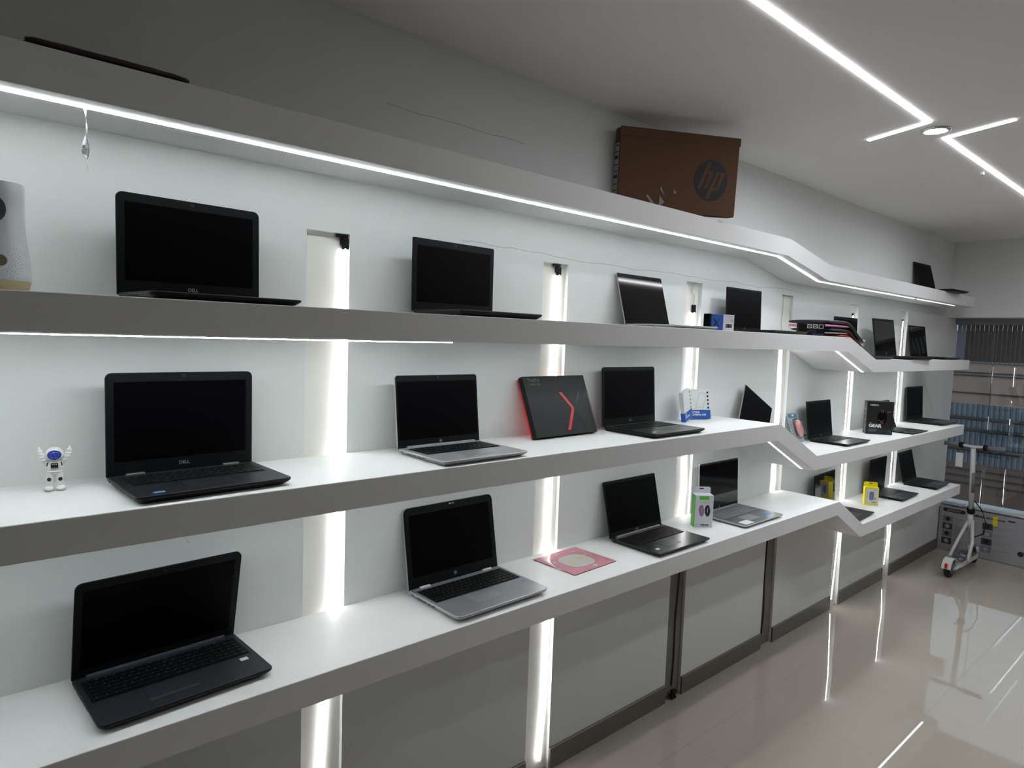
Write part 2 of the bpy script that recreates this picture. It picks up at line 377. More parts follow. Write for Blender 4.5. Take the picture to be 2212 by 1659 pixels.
# ---------------------------------------------------------------- ceiling lights
def ceil_strip(pts, label, em=None):
    b = MB(); M_pr = mat('led_profile', (215, 215, 215), .5)
    for p, q in zip(pts, pts[1:]):
        p = Vector(p); q = Vector(q); d = (q-p).normalized(); n = Vector((-d.y, d.x)); wd = .0095
        ps = [p-n*wd-d*.004, q-n*wd+d*.004, q+n*wd+d*.004, p+n*wd-d*.004]
        b.prism([tuple(v) for v in ps], 'z', CEIL-.005, CEIL+.001, E_glow); b.prism([tuple(v) for v in ps], 'z', CEIL-.0056, CEIL-.005, em or E_ceil)
    tag(b.build('ceiling_led_strip'), label, 'light', 'zigzag led strips in the ceiling')
ceil_strip([(1.3, -.848), (3.043, -.853), (3.137, -.592)], 'long ceiling led strip with a short hook, left of the downlight')
ceil_strip([(3.228, -1.096), (3.317, -.833), (5.4, -.835)], 'ceiling led strip hooked towards the room, right of the downlight')
E_aisle = emit('aisle_led', (.96, .96, 1.), AISLE_LED)
ceil_strip([(3.4, -2.35), (6.1, -2.35)], 'ceiling led strip over the aisle at the window side', E_aisle)
for k, (x, y, lb) in enumerate(((3.181, -.838, 'small round chrome ringed downlight between the two ceiling led strips'), (4.94, -.97, 'second downlight further along the ceiling, outside the frame'),
        (3.44, -1.70, 'downlight over the aisle, nearer one of the pair'), (3.92, -1.66, 'downlight over the aisle, farther one of the pair'))):
    dl = thing('downlight', lb, 'light', (x, y, CEIL), group='ceiling downlights')
    b = MB(); b.lathe([(.040, -.003), (.040, -.006), (.048, -.009), (.056, -.005), (.056, .001), (.040, .001)], M_alu, 40, cap=False); b.build('trim_ring', dl)
    b = MB(); b.lathe([(.0395, -.0045), (.0395, -.002)], E_spot, 40); b.build('lamp_lens', dl)
b = MB(); b.box(-.012, .012, -.002, .010, -.016, 0, mat('clip_white', (220, 222, 222), .5), bev=.001)
tag(b.build('mounting_clip', loc=(4.06, -.80, CEIL-.001)), 'tiny white clip hanging beside the right ceiling led strip', 'clip')

# ---------------------------------------------------------------- laptops
def keyboard(par, x0, x1, y0, y1, z, numpad, km, legend=True, plate=None, seed=1):
    """y0 front, y1 back"""
    b = MB(); rnd = random.Random(seed)
    if plate: b.box(x0-.004, x1+.004, y0-.004, y1+.004, z-.001, z+.0004, plate)
    rows = [[1]*14 + ([1]*4 if numpad else []), [1]*13+[1.9] + ([1]*4 if numpad else []), [1.5]+[1]*12+[1.4]+([1]*4 if numpad else []),
            [1.8]+[1]*11+[2.1]+([1]*4 if numpad else []), [2.3]+[1]*10+[2.6]+([1]*4 if numpad else []), [1.2, 1, 1, 1, 5.3, 1, 1, 1.1, 1.1, 1.2]+([2.05, 1, 1] if numpad else [])]
    rows = rows[::-1]; hs = [1, 1, 1, 1, 1, .62]; tot = sum(hs); uy = (y1-y0)/tot; y = y0
    for row, h in zip(rows, hs):
        ux = (x1-x0)/sum(row); x = x0
        for k in row:
            g = .0011
            b.prism([(x+g, y+g), (x+k*ux-g, y+g), (x+k*ux-g, y+h*uy-g), (x+g, y+h*uy-g)], 'z', z+.0003, z+.0022, km)
            if legend and k < 2.2:
                lx = x+.25*ux+rnd.uniform(0, .004); ly = y+h*uy*.5+rnd.uniform(-.002, .003); a = rnd.uniform(.0012, .0028)
                b.face([(lx, ly, z+.0023), (lx+a, ly, z+.0023), (lx+a, ly+.0016, z+.0023), (lx, ly+.0016, z+.0023)], M_leg)
            x += k*ux
        y += h*uy
    return b.build('keyboard', par)
def hp_shape(b, mt, r, M=None):
    k = .424
    def q(x0, x1, y0, y1): b.prism([((x0+k*y0)*r, y0*r), ((x1+k*y0)*r, y0*r), ((x1+k*y1)*r, y1*r), ((x0+k*y1)*r, y1*r)], 'y', -.0006, 0, mt, M)
    q(-.62, -.39, -.44, .93); q(-.39, -.05, .33, .47); q(-.25, -.05, -.44, .33)
    q(.11, .32, -.93, .45); q(.32, .67, .31, .45); q(.46, .67, -.5, .31); q(.32, .46, -.5, -.36)
def laptop(label, x, y, rz, W, D, lean, H, z, st, roll=0, seed=1, name='laptop'):
    lo = dict(tb=.019, r=.012, deck=M_deck, body=M_blk, lid=M_blk, bez=M_bez, disp=M_disp, key=M_key, numpad=False, logo=None, legend=True, hinge='bar', topbez=.016, botbez=.022, sidebez=.010,
              ports=True, pad='center', sticker=None, padm=M_pad, lth=.0065, leds=None, plate=M_port, mark=None, cam='dot', kb=True)
    lo.update(st); tb = lo['tb']
    t = thing(name, label, 'laptop', (x, y, z), (0, roll, R(rz)), 'open laptops on the wall shelves')
    # base
    b = MB(); h = W/2
    def ring(ins, zz, rr): return [(px, py, zz) for px, py in rrect(-h+ins, h-ins, -D+ins*1.6, -.001, [rr, rr, .004, .004])]
    b.rings([ring(.012, .0, lo['r']), ring(.004, tb*.42, lo['r']), ring(0, tb*.72, lo['r']), ring(0, tb-.001, lo['r']), ring(.0012, tb, lo['r'])], lo['body'])
    b.rings([ring(.0012, tb, lo['r']), ring(.0016, tb+.0002, lo['r'])], lo['deck'], smooth=False)
    base = b.build('base', t)
    ky1 = -.028; kd = .098 if not lo['numpad'] else .102; kx = h-(.016 if lo['numpad'] else .022)
    if lo['kb']: keyboard(base, -kx, kx, ky1-kd, ky1, tb+.0002, lo['numpad'], lo['key'], lo['legend'], lo['plate'], seed)
    px = -.025 if lo['numpad'] else 0
    b = MB(); py1 = ky1-kd-.012; py0 = max(-D+.010, py1-.068)
    b.prism(rrect(px-.053, px+.053, py0, py1, .004), 'z', tb+.0001, tb+.0006, lo['padm'])
    if lo['pad'] == 'buttons': 
        b.box(px-.053, px-.001, py0+.001, py0+.013, tb+.0003, tb+.0012, M_btn); b.box(px+.001, px+.053, py0+.001, py0+.013, tb+.0003, tb+.0012, M_btn)
    b.build('touchpad', base)
    if lo['hinge'] == 'bar':
        for s in (-1, 1):
            b = MB(); b.box(s*(h-.058)-.020, s*(h-.058)+.020, -.011, -.002, tb-.001, tb+.0045, M_alu if lo.get('hm') is None else lo['hm'], bev=.0015); b.build('hinge_cover', base)
    elif lo['hinge'] == 'long':
        b = MB(); b.box(-h+.028, h-.028, -.012, -.001, tb-.001, tb+.006, lo.get('hm', M_slate), bev=.002); b.build('hinge_cover', base)
    if lo['ports']:
        b = MB(); X = -h+.0016
        for (ya, yb, za, zb) in ((-.022, -.015, .008, .0125), (-.095, -.045, .007, .0135), (-.118, -.104, .008, .0125), (-.140, -.125, .008, .0125)):
            za, zb = tb*.50, tb*(.50+.32*(zb-za)/.0065)
            b.box(X-.0004, X+.004, ya, yb, za, zb, M_port)
        b.build('side_ports', base)
    if lo['sticker']:
        for (sx, sy, sw, sd, sm) in lo['sticker']:
            b = MB(); b.box(sx-sw/2, sx+sw/2, sy-sd/2, sy+sd/2, tb+.0003, tb+.0006, sm); b.build('sticker', base)
    # lid
    b = MB(); r = lo['r']
    b.prism(rrect(-h, h, -.004, H, [.003, .003, r, r]), 'y', .0012, lo['lth'], lo['lid'])
    b.prism(rrect(-h+.0012, h-.0012, -.003, H-.0012, [.003, .003, r-.001, r-.001]), 'y', .0004, .0014, lo['bez'])
    lid = b.build('lid', t, (0, .001, tb), (-R(lean), 0, 0))
    b = MB(); sb, tz, bz = lo['sidebez'], H-lo['topbez'], lo['botbez']
    b.box(-h+sb, h-sb, -.0001, .0006, bz, tz, lo['disp']); b.build('display', lid)
    b = MB()
    if lo['cam'] == 'dot': b.box(-.004, .004, -.0004, .0006, H-.0115, H-.005, M_port)
    else: b.box(-.003, .003, -.0006, .0006, H-.011, H-.006, M_leg); b.box(.006, .018, -.0003, .0006, H-.011, H-.006, M_grey)
    b.build('webcam', lid)
    lg = lo['logo']
    if lg and lg[0] == 'text': text('logo', lg[1], lg[2], M_logo, lid, (0, -.0002, bz*.52), bold=.0003)
    elif lg and lg[0] == 'hp':
        b = MB()
        if lg[1] == 'ring':
            rr = .0062; b.rings([[(q*math.cos(a*PI/12), yy, q*math.sin(a*PI/12)) for a in range(24)] for q, yy in ((rr, 0), (rr, -.0004), (rr*.78, -.0004), (rr*.78, 0))], M_logo, cap=False)
            hp_shape(b, M_logo, rr*.7, Matrix.Translation((0, 0, 0)))
        else: hp_shape(b, M_logo, .0075)
        b.build('logo', lid, (0, -.0001, bz*.5))
    return t
def sx(a): return a
intel = mat('sticker_blue', (90, 130, 190), .4); stw = mat('sticker_white', (205, 208, 210), .4); sty = mat('sticker_pale', (225, 228, 226), .35)
DELL = dict(logo=('text', 'DELL', .011), hinge='bar', topbez=.021, botbez=.032, sidebez=.017, r=.014, body=M_blk, deck=M_deck)
z2b, z3b, z4b, z1b = ZT[2]-DR[2], ZT[3]-DR[3], ZT[4]-DR[4], ZT[1]-DR[1]
laptop('large black laptop on the second shelf, nearest the white air freshener', .479, -.076, 3.8, .331, .242, 1.0, .231, ZT[2], dict(DELL, tb=.0155), seed=2)
laptop('black square-cornered laptop on the second shelf, between first and second niche', 1.286, -.058, 2.7, .337, .238, .5, .224, ZT[2],
       dict(r=.004, hinge=None, deck=M_blk, topbez=.022, botbez=.026, sidebez=.016, logo=None), seed=3)
laptop('thin silver-edged glossy laptop on the second shelf, left of the third niche', 2.308, -.069, .7, .313, .240, 15.5, .222, ZT[2],
       dict(tb=.013, r=.006, body=M_silv, deck=M_silv, lid=M_silv, bez=M_dispg, disp=M_dispg, key=M_keys, hinge=None, topbez=.004, botbez=.006, sidebez=.003, lth=.0055, padm=M_pads), seed=4)
laptop('black laptop on the second shelf standing behind the blue box', 3.080, -.080, .2, .336, .246, 2.1, .207, ZT[2],
       dict(r=.004, tb=.015, hinge=None, topbez=.008, botbez=.014, sidebez=.006, logo=('hp', 'plain')), seed=5)
laptop('black laptop screen half hidden behind the plastic wrapped packs', 4.335, -.072, 0, .345, .23, 1, .236, z2b, dict(r=.006, hinge=None, kb=True), seed=6)
laptop('black laptop beside the last niche on the lower step of the second shelf', 4.872, -.130, -2.4, .335, .234, 8.6, .251, z2b,
       dict(r=.005, hinge=None, topbez=.014, botbez=.03, sidebez=.008, disp=M_dispg, logo=('hp', 'ring')), seed=7)
laptop('rightmost black laptop on the second shelf, screen leaning back', 5.671, -.087, -1.3, .335, .225, 8.6, .235, z2b,
       dict(r=.004, tb=.015, hinge=None, topbez=.012, botbez=.024, sidebez=.008, disp=M_dispg, logo=('hp', 'plain')), seed=8)
laptop('lone black laptop on the far right of the topmost shelf', 5.778, -.078, -2.8, .321, .219, 15, .222, z1b, dict(r=.003, tb=.015, hinge=None, ports=False), seed=9)
laptop('large black laptop with silver hinges on the third shelf beside the astronaut', .455, -.086, 3.1, .337, .236, .2, .239, ZT[3],
       dict(DELL, sticker=[(-.118, -.212, .022, .014, intel)]), seed=10)
laptop('silver laptop on the third shelf, left of the tilted black box', 1.219, -.095, 1.3, .324, .240, 6.8, .225, ZT[3],
       dict(tb=.017, r=.010, body=M_silv, deck=M_silv, lid=M_silv, hinge='long', hm=M_silv, topbez=.020, botbez=.024, sidebez=.007, logo=('hp', 'plain'), padm=M_pads, lth=.006), seed=11)
laptop('black laptop on the third shelf between the tilted black box and white case boxes', 2.216, -.070, .7, .352, .254, 4.2, .240, ZT[3],
       dict(r=.012, hinge=None, topbez=.016, botbez=.028, sidebez=.010, logo=('text', 'acer', .011), deck=mat('brushed_black', (46, 47, 49), .3, .3), sticker=[(-.125, -.215, .02, .014, stw)]), seed=12)
laptop('black laptop tipped sideways on the ramp of the third shelf', 3.262, -.060, .5, .338, .23, 6, .225, 1.2885,
       dict(r=.003, tb=.012, hinge=None, body=M_silv, lid=M_silv, bez=M_bez, disp=M_disp, kb=True, ports=False, deck=M_silv, topbez=.006, sidebez=.004, botbez=.008), roll=math.atan2(.1937, .415), seed=13)
laptop('black laptop on the third shelf between pink mouse pack and black mouse box', 4.049, -.084, .4, .330, .222, 7.3, .222, z3b,
       dict(r=.004, tb=.016, hinge=None, topbez=.012, botbez=.022, sidebez=.008, logo=('hp', 'plain'), deck=mat('brushed_black', (46, 47, 49), .3, .3)), seed=14)
laptop('thin dark two-in-one laptop standing behind the black mouse box', 5.022, -.128, .3, .300, .201, 17.9, .197, z3b,
       dict(r=.004, tb=.009, hinge=None, ports=False, deck=M_deck, lth=.008), seed=15)
laptop('rightmost black laptop on the third shelf, beside the window', 5.828, -.040, -1, .342, .247, 3.5, .255, z3b, dict(r=.008, hinge=None, topbez=.014), seed=16)
laptop('large dark grey laptop with number pad on the lowest shelf, nearest the camera', .405, -.047, 3.8, .375, .243, -12.4, .248, ZT[4],
       dict(tb=.021, r=.016, body=M_blk, deck=M_slate, hinge='long', hm=mat('hinge_slate', (74, 80, 90), .3, .2), numpad=True, topbez=.020, botbez=.022, sidebez=.016, pad='buttons', plate=M_key, padm=M_slate,
            sticker=[(.150, -.155, .019, .015, stw)], logo=None), seed=17)
laptop('silver laptop with black number pad keyboard on the lowest shelf', 1.323, -.058, 1.3, .382, .261, 10.5, .261, ZT[4],
       dict(tb=.022, r=.020, body=M_silv, deck=mat('deck_grey_alloy', (150, 152, 156), .35, .5), lid=M_silv, hinge='bar', numpad=True, hm=M_white, topbez=.026, botbez=.034, sidebez=.020, cam='wide',
            logo=('hp', 'ring'), padm=M_pads, sticker=[(.162, -.165, .016, .014, intel)]), seed=18)
laptop('dark grey laptop on the lowest shelf, between mouse pad and green mouse box', 2.300, -.070, .6, .362, .250, 13.0, .234, ZT[4],
       dict(tb=.018, r=.006, body=M_deck, deck=mat('brushed_charcoal', (62, 63, 65), .25, .6), hinge='long', hm=M_alu, numpad=True, plate=None, topbez=.012, botbez=.020, sidebez=.006,
            logo=('text', 'ASUS', .010), sticker=[(-.135, -.205, .02, .015, stw)]), seed=19)
laptop('silver laptop with silver keys and stickers standing behind the green mouse box', 2.972, -.064, .2, .359, .248, 3.1, .242, ZT[4],
       dict(tb=.016, r=.010, body=M_silv, deck=mat('deck_dull_silver', (118, 119, 120), .3, .6), lid=M_silv, key=M_keys, legend=False, hinge='long', hm=M_silv, numpad=True, plate=None, topbez=.010, botbez=.018, sidebez=.005, disp=M_dispg,
            logo=('hp', 'plain'), padm=M_pads, sticker=[(-.12, -.215, .075, .045, sty), (.125, -.19, .05, .04, intel)]), seed=20)
laptop('black laptop just below the ramp of the lowest shelf, left of the yellow box', 4.226, -.062, 4.0, .349, .238, 2.5, .229, z4b,
       dict(r=.004, tb=.016, hinge=None, disp=M_dispg, topbez=.010, sidebez=.006), seed=21)
laptop('black laptop on the lowest shelf standing behind the yellow mouse box', 5.099, -.052, 1.5, .332, .226, -1.0, .236, z4b, dict(r=.005, tb=.018, hinge=None), seed=22)
laptop('rightmost black laptop on the lowest shelf, beside the scooter', 5.747, -.066, 2.0, .340, .228, 13.0, .224, z4b, dict(r=.006, hinge=None), seed=23)

# ---------------------------------------------------------------- boxes
def carton(name, label, cat, x, y, z, rz, lean, roll, W, D, H, body, bev=.0015, group=None):
    """origin at front bottom left; lean>0 top goes back"""
    t = thing(name, label, cat, (x, y, z), (0, 0, 0), group)
    t.rotation_euler = (Matrix.Rotation(R(rz), 3, 'Z') @ Matrix.Rotation(-R(lean), 3, 'X') @ Matrix.Rotation(R(roll), 3, 'Y')).to_euler()
    b = MB(); b.box(0, W, 0, D, 0, H, body, bev=bev); o = b.build('body', t)
    return t, o
def panel(par, name, x0, x1, z0, z1, mt, y=-.0004, th=.0006, label=None):
    b = MB(); b.box(x0, x1, y-th, y+.0004, z0, z1, mt); o = b.build(name, par)
    if label: o['label'] = label
    return o
# brown carton
M_card = mat('brown_card', (96, 66, 44), .85, noise=.06, nscale=6, bump=.15, bscale=25)
M_navy = mat('navy_print', (8, 10, 22), .6)
t, o = carton('carton', 'brown cardboard carton with round dark blue logo on the topmost shelf', 'box', 2.088, -.047, ZT[1]+.0015, -24.5, -4.5, -1.3, .552, .050, .322, M_card, bev=.004)
b = MB(); cc = (.424, .144); n = 48; rr = .080
b.prism([(cc[0]+rr*math.cos(2*PI*i/n), cc[1]+rr*1.04*math.sin(2*PI*i/n)) for i in range(n)], 'y', -.0006, .001, M_navy)
hp_shape(b, M_card, rr, Matrix.Translation((cc[0], -.0006, cc[1]))); b.build('logo', o)
b = MB(); b.box(-.002, .554, -.003, .002, .290, .324, M_card, bev=.002); b.build('top_flap', o)
M_tape = mat('white_tape_scrap', (150, 150, 148), .5)
for tri in ([(.128, .062), (.165, .020), (.185, .014), (.134, .068)], [(.188, .020), (.212, .042), (.190, .068)], [(.193, .105), (.216, .058), (.202, .078), (.190, .092)], [(.254, .075), (.265, .084), (.254, .096)]):
    b = MB(); b.prism(tri, 'y', -.0012, .0, M_tape); b.build('torn_tape', o)
b = MB(); b.box(-.0008, .0004, .008, .046, .03, .262, mat('aged_label', (150, 152, 152), .6))
for k in range(9): b.box(-.0012, -.0007, .012, .042, .05+k*.025, .054+k*.025+(.008 if k % 3 == 0 else 0), M_port)
b.build('side_label', o)
# tilted black box
M_bbox = mat('black_card', (21, 23, 24), .5, spec=.25); M_red = mat('red_print', (190, 20, 34), .45); M_redside = mat('red_card', (225, 30, 44), .5)
t, o = carton('laptop_box', 'flat black box with red X leaning on the wall, third shelf', 'box', 1.619, -.123, ZT[3]+.009, 1.8, 22.3, 0, .340, .024, .234, M_bbox)
b = MB(); b.box(.004, .336, .0242, .0350, .004, .230, M_redside, bev=.001); b.build('red_lower_tray', o)['label'] = 'bright red tray behind the black lid'
def stroke(b, p, q, wd, mt):
    p = Vector(p); q = Vector(q); hx = wd/2
    b.prism([(p.x-hx, p.y), (p.x+hx, p.y), (q.x+hx, q.y), (q.x-hx, q.y)], 'y', -.0006, .0008, mt)
M_gl = mat('gloss_black_print', (4, 4, 5), .35, spec=.2)
b = MB(); stroke(b, (.180, .168), (.232, .100), .016, M_red); stroke(b, (.232, .102), (.182, .018), .016, M_red); b.build('red_chevron', o)
b = MB(); stroke(b, (.292, .170), (.238, .100), .013, M_gl); stroke(b, (.238, .098), (.285, .020), .012, M_gl); stroke(b, (.333, .170), (.331, .026), .010, M_gl); stroke(b, (.329, .170), (.311, .140), .012, M_gl); b.build('letter_print', o)
text('small_print', 'ThinkPad', .017, mat('dim_print', (84, 86, 88), .4), o, (.052, -.0006, .218)); text('small_print', 'Carbon Gen', .012, mat('dim_print', (84, 86, 88), .4), o, (.055, -.0006, .203))
# white external case boxes
M_cbox = mat('white_card', (222, 224, 222), .5); M_blue = mat('blue_print', (22, 82, 170), .45)
M_line = mat('line_print', (120, 124, 128), .5)
def case_box(label, x, y, z, rz, lean, roll, W, H, s1, s2):
    t, o = carton('case_box', label, 'box', x, y, z, rz, lean, roll, W, .020, H, M_cbox, group='white and blue case boxes')
    b = MB(); b.box(-.0005, W+.0005, -.0006, .0206, -.0005, .042, M_blue, bev=.0003); b.build('blue_band', o)
    text('print', s1, .0125, M_white, o, (W*.06, -.0008, .031), align='LEFT', bold=.0004); text('print', s2, .0115, M_white, o, (W*.06, -.0008, .0185), align='LEFT', bold=.0004)
    b = MB()
    for k in range(5):
        cx, cz = W-.012, H-.016-k*.0185
        b.prism([(cx+.0055*math.cos(2*PI*i/16), cz+.0055*math.sin(2*PI*i/16)) for i in range(16)], 'y', -.0006, .0005, M_navy if W > .11 else M_grey)
    b.build('icon_dots', o)
    if W > .11:
        b = MB(); P = [(.030, .055), (.072, .052), (.098, .122), (.060, .126)]; P = [(u*W/.115, v*H/.143) for u, v in P]
        for p, q in zip(P, P[1:]+P[:1]): b.tube([(p[0], -.0002, p[1]), (q[0], -.0002, q[1])], .0005, M_line, 4)
        b.tube([(P[0][0], -.0002, P[0][1]), (P[0][0], -.0002, P[0][1]-.008), (P[1][0], -.0002, P[1][1]-.008), (P[1][0], -.0002, P[1][1])], .0005, M_line, 4)
        b.build('drive_drawing', o)
    return t
case_box('wider white and blue case box leaning on the wall, third shelf', 2.719, -.035, ZT[3]+.005, -15.7, 10, .6, .122, .143, '2.5"HDD', 'EXTERNAL CASE')
case_box('narrow white and blue case box tilted in front of the wider one', 2.600, -.085, ZT[3]+.001, 14, 4, -12, .098, .140, '2.5"', 'EXTERNAL')
# black mouse box
M_bb2 = mat('black_gift_card', (20, 20, 22), .4); M_copper = mat('copper_print', (170, 96, 88), .4)
t, o = carton('mouse_box', 'tall black mouse box with white lettering on the third shelf lower step', 'box', 4.609, -.127, z3b, -53.7, 0, 0, .161, .060, .218, M_bb2)
text('brand_print', 'NIBIO', .0155, M_white, o, (.044, -.0006, .192), sx=1.25); text('title_print', 'GEAR', .030, M_white, o, (.055, -.0006, .056), bold=.0012); text('title_print', 'THE', .008, M_white, o, (.026, -.0006, .074))
b = MB(); b.prism([(.094+.030*math.cos(2*PI*i/32), .112+.046*math.sin(2*PI*i/32)) for i in range(32)], 'y', -.0012, .001, M_gl)
b.build('mouse_picture', o)
b = MB()
for p, q in (((.086, .165), (.090, .145)), ((.100, .165), (.098, .145)), ((.086, .150), (.101, .156)), ((.072, .096), (.092, .088)), ((.092, .088), (.108, .098)), ((.100, .086), (.102, .072))):
    b.tube([(p[0], -.0015, p[1]), (q[0], -.0015, q[1])], .0009, M_copper, 5)
b.tube([(.090+.007*math.cos(i*PI/8), -.0015, .077+.007*math.sin(i*PI/8)) for i in range(17)], .0009, M_copper, 5); b.build('mouse_light_print', o)
b = MB()
for k in range(4): b.box(.018, .072-k*.004, -.0005, .0004, .034-k*.005, .0355-k*.005, M_grey)
b.box(.122, .146, -.0005, .0004, .150, .154, M_grey); b.build('fine_print', o)
b = MB(); b.tube([(.142+.010*math.cos(i*PI/10), -.0004, .020+.008*math.sin(i*PI/10)) for i in range(21)], .0006, M_grey, 5); b.build('corner_seal', o)
b = MB()
for k, (a, c) in enumerate(((.16, .17), (.13, .133), (.09, .094), (.05, .053), (.035, .037))): b.box(-.0008, .0004, .012, .048, a, c, M_grey)
b.build('side_print', o)
# green and white mouse box
M_green = mat('green_print', (96, 196, 62), .45); M_purp = mat('purple_print', (142, 112, 158), .45); M_dkp = mat('dark_red_print', (46, 22, 30), .45); M_bwh = mat('box_white', (214, 214, 220), .45)
def hangbox(name, label, x, y, z, rz, W, D, H, front, side, tabm):
    t, o = carton(name, label, 'box', x, y, z, rz, 0, 0, W, D, H, front)
    b = MB(); b.box(-.0006, .0006, -.0004, D, .0, H-.001, side); b.build('side_panel', o)
    b = MB(); hz = H+.030
    b.prism([(0, H-.001), (W, H-.001), (W, hz-.006), (W-.006, hz), (.62*W, hz), (.62*W, hz-.012), (.38*W, hz-.012), (.38*W, hz), (.006, hz), (0, hz-.006)], 'y', D-.0012, D, tabm)
    b.box(.36*W, .64*W, D-.0013, D, hz-.006, hz, tabm); b.build('hang_tab', o)
    return t, o
t, o = hangbox('mouse_box', 'white and green mouse box in front of the silver laptop, lowest shelf', 2.619, -.148, ZT[4], -39, .086, .050, .150, M_bwh, M_green, M_bwh)
panel(o, 'green_title', .020, .064, .130, .146, M_green)
b = MB()
for cx, mm in ((.031, M_purp), (.059, M_dkp)):
    b.prism([(cx+.0125*math.cos(2*PI*i/24)*(1-.12*math.sin(4*PI*i/24)), .078+.027*math.sin(2*PI*i/24)) for i in range(24)], 'y', -.0006, .0005, mm)
    b.box(cx-.0012, cx+.0012, -.0009, -.0004, .070, .092, M_white if mm == M_dkp else mat('gold_print', (200, 170, 90), .4))
b.build('mouse_picture', o)
text('print', 'YINDIAO', .0095, mat('pale_green_print', (150, 205, 150), .5), o, (.043, -.0006, .117), sx=1.1); text('print', 'G1', .013, mat('pale_green_print', (150, 205, 150), .5), o, (.015, -.0006, .014))
b = MB()
for k in range(6): b.box(.030+k*.0065, .035+k*.0065, -.0006, .0004, .009, .0145, M_blk)
b.build('fine_print', o)
# yellow mouse box
M_yel = mat('yellow_card', (236, 222, 10), .45)
t, o = hangbox('mouse_box', 'small yellow mouse box on the lower step of the lowest shelf', 4.629, -.146, z4b, -53.4, .085, .036, .120, M_yel, M_yel, M_yel)
panel(o, 'white_window', .008, .080, .012, .110, M_bwh)
b = MB(); b.prism(rrect(.028, .055, .034, .092, .012), 'y', -.0024, -.0008, mat('mouse_dark', (60, 58, 66), .4)); b.prism(rrect(.030, .053, .036, .090, .011), 'y', -.0034, -.0022, mat('mouse_grey', (128, 126, 138), .35)); b.build('mouse_picture', o)
b = MB()
for k in range(5): b.box(.012, .017, -.0014, -.0006, .052+k*.009, .056+k*.009, M_grey)
b.box(.044, .074, -.0014, -.0006, .018, .024, M_grey); b.box(.050, .072, -.0014, -.0006, .100, .103, M_grey); b.box(.062, .067, -.0014, -.0006, .040, .054, M_red); b.build('fine_print', o)
# blue / white small box on shelf 2
t, o = carton('adapter_box', 'small blue and white box with barcode at the second shelf edge', 'box', 2.482, -.252, ZT[2], -14.7, 0, 0, .142, .032, .070, M_blue)
panel(o, 'white_panel', .080, .1425, .001, .0705, M_bwh); panel(o, 'black_edge', -.0006, .012, 0, .0704, M_gl); b = MB(); b.box(-.0006, .0004, -.0004, .0324, 0, .0704, M_gl); b.build('black_side', o)
panel(o, 'barcode_label', .092, .134, .006, .034, M_white, y=-.0014)
b = MB(); x = .095
while x < .130: wv = random.choice((.0006, .001, .0016)); b.box(x, x+wv, -.0026, -.0018, .014, .030, M_port); x += wv+random.choice((.0008, .0014))
b.build('barcode', o)
b = MB()
for p, q in (((.026, .050), (.058, .018)), ((.028, .020), (.060, .048))): b.tube([(p[0], -.0004, p[1]), (q[0], -.0004, q[1])], .0022, M_navy, 6)
b.build('cross_picture', o); text('small_print', 'CE', .009, M_grey, o, (.128, -.0014, .045))

# blister pack with pink mouse
M_pink = mat('pink_plastic', (226, 160, 152), .3, spec=.5, coat=.3); M_clear = clear('clear_plastic', (.95, .96, .97), .08, .015, 1.12)
t = thing('mouse_pack', 'pink mouse in a clear hanging pack at the foot of the third shelf ramp', 'mouse', (3.722, -.074, z3b+.002), (-R(20), 0, R(-3)))
b = MB(); b.prism(rrect(0, .120, 0, .178, .006), 'y', 0, .0008, mat('pack_card', (150, 164, 170), .5)); bk = b.build('backing_card', t)
b = MB(); b.box(.012, .108, -.0006, .0002, .148, .170, mat('teal_print', (78, 122, 138), .5)); b.prism([(.060+.014*math.cos(2*PI*i/20), .163+.005*math.sin(2*PI*i/20)) for i in range(20)], 'y', -.0012, 0, M_white)
for k in range(5): b.box(.010, .024, -.0006, .0002, .118-k*.016, .124-k*.016, M_grey)
b.build('card_print', bk)
b = MB(); b.sphere((.075, -.014, .082), 1, M_pink, (.030, .016, .052), seg=28, rng=18); mo = b.build('mouse_shell', t)
b = MB(); b.tube([(.075, -.0295, .098), (.075, -.0265, .112)], .003, mat('pink_wheel', (200, 130, 126), .4)); b.build('scroll_wheel', mo)
b = MB(); b.rings([[(px, yy, pz) for px, pz in rrect(.038+i_, .112-i_, .020+i_, .144-i_, .026)] for i_, yy in ((0, -.001), (.003, -.022), (.010, -.034), (.020, -.038))], M_clear); b.build('clear_bubble', t)

# mouse pad
M_pp = mat('pink_pad', (226, 158, 170), .3, spec=.5, noise=.04, nscale=20, bump=.25, bscale=14, coat=.6)
t = thing('mouse_pad', 'pink mouse pad with a white blob picture, wrapped in clear film on the lowest shelf', 'mouse pad', (1.829, -.140, ZT[4]), (0, 0, R(2.5)))
b = MB(); b.prism(rrect(-.122, .122, -.105, .105, .006), 'z', .0, .0022, M_gl); b.prism(rrect(-.1215, .1215, -.1045, .1045, .006), 'z', .0022, .0034, M_pp); pd = b.build('pad', t)
b = MB(); Zp = .0036
def blob(cx, cy, rx, ry, mt, n=28, zz=0, p=2.):
    b.prism([(cx+rx*math.copysign(abs(math.cos(2*PI*i/n))**(2/p), math.cos(2*PI*i/n)), cy+ry*math.copysign(abs(math.sin(2*PI*i/n))**(2/p), math.sin(2*PI*i/n))) for i in range(n)], 'z', Zp-.001+zz, Zp+zz, mt)
M_wp = mat('pad_white', (226, 226, 222), .35, coat=.5); M_yp = mat('pad_yellow', (226, 214, 130), .35); M_gy = mat('pad_outline', (120, 112, 116), .4)
blob(.0, -.008, .072, .064, M_gy, p=2.6); blob(.0, -.008, .0705, .0625, M_wp, zz=.0002, p=2.6)
blob(-.034, -.015, .015, .011, M_yp, zz=.0004); blob(.034, .010, .015, .011, M_yp, zz=.0004)
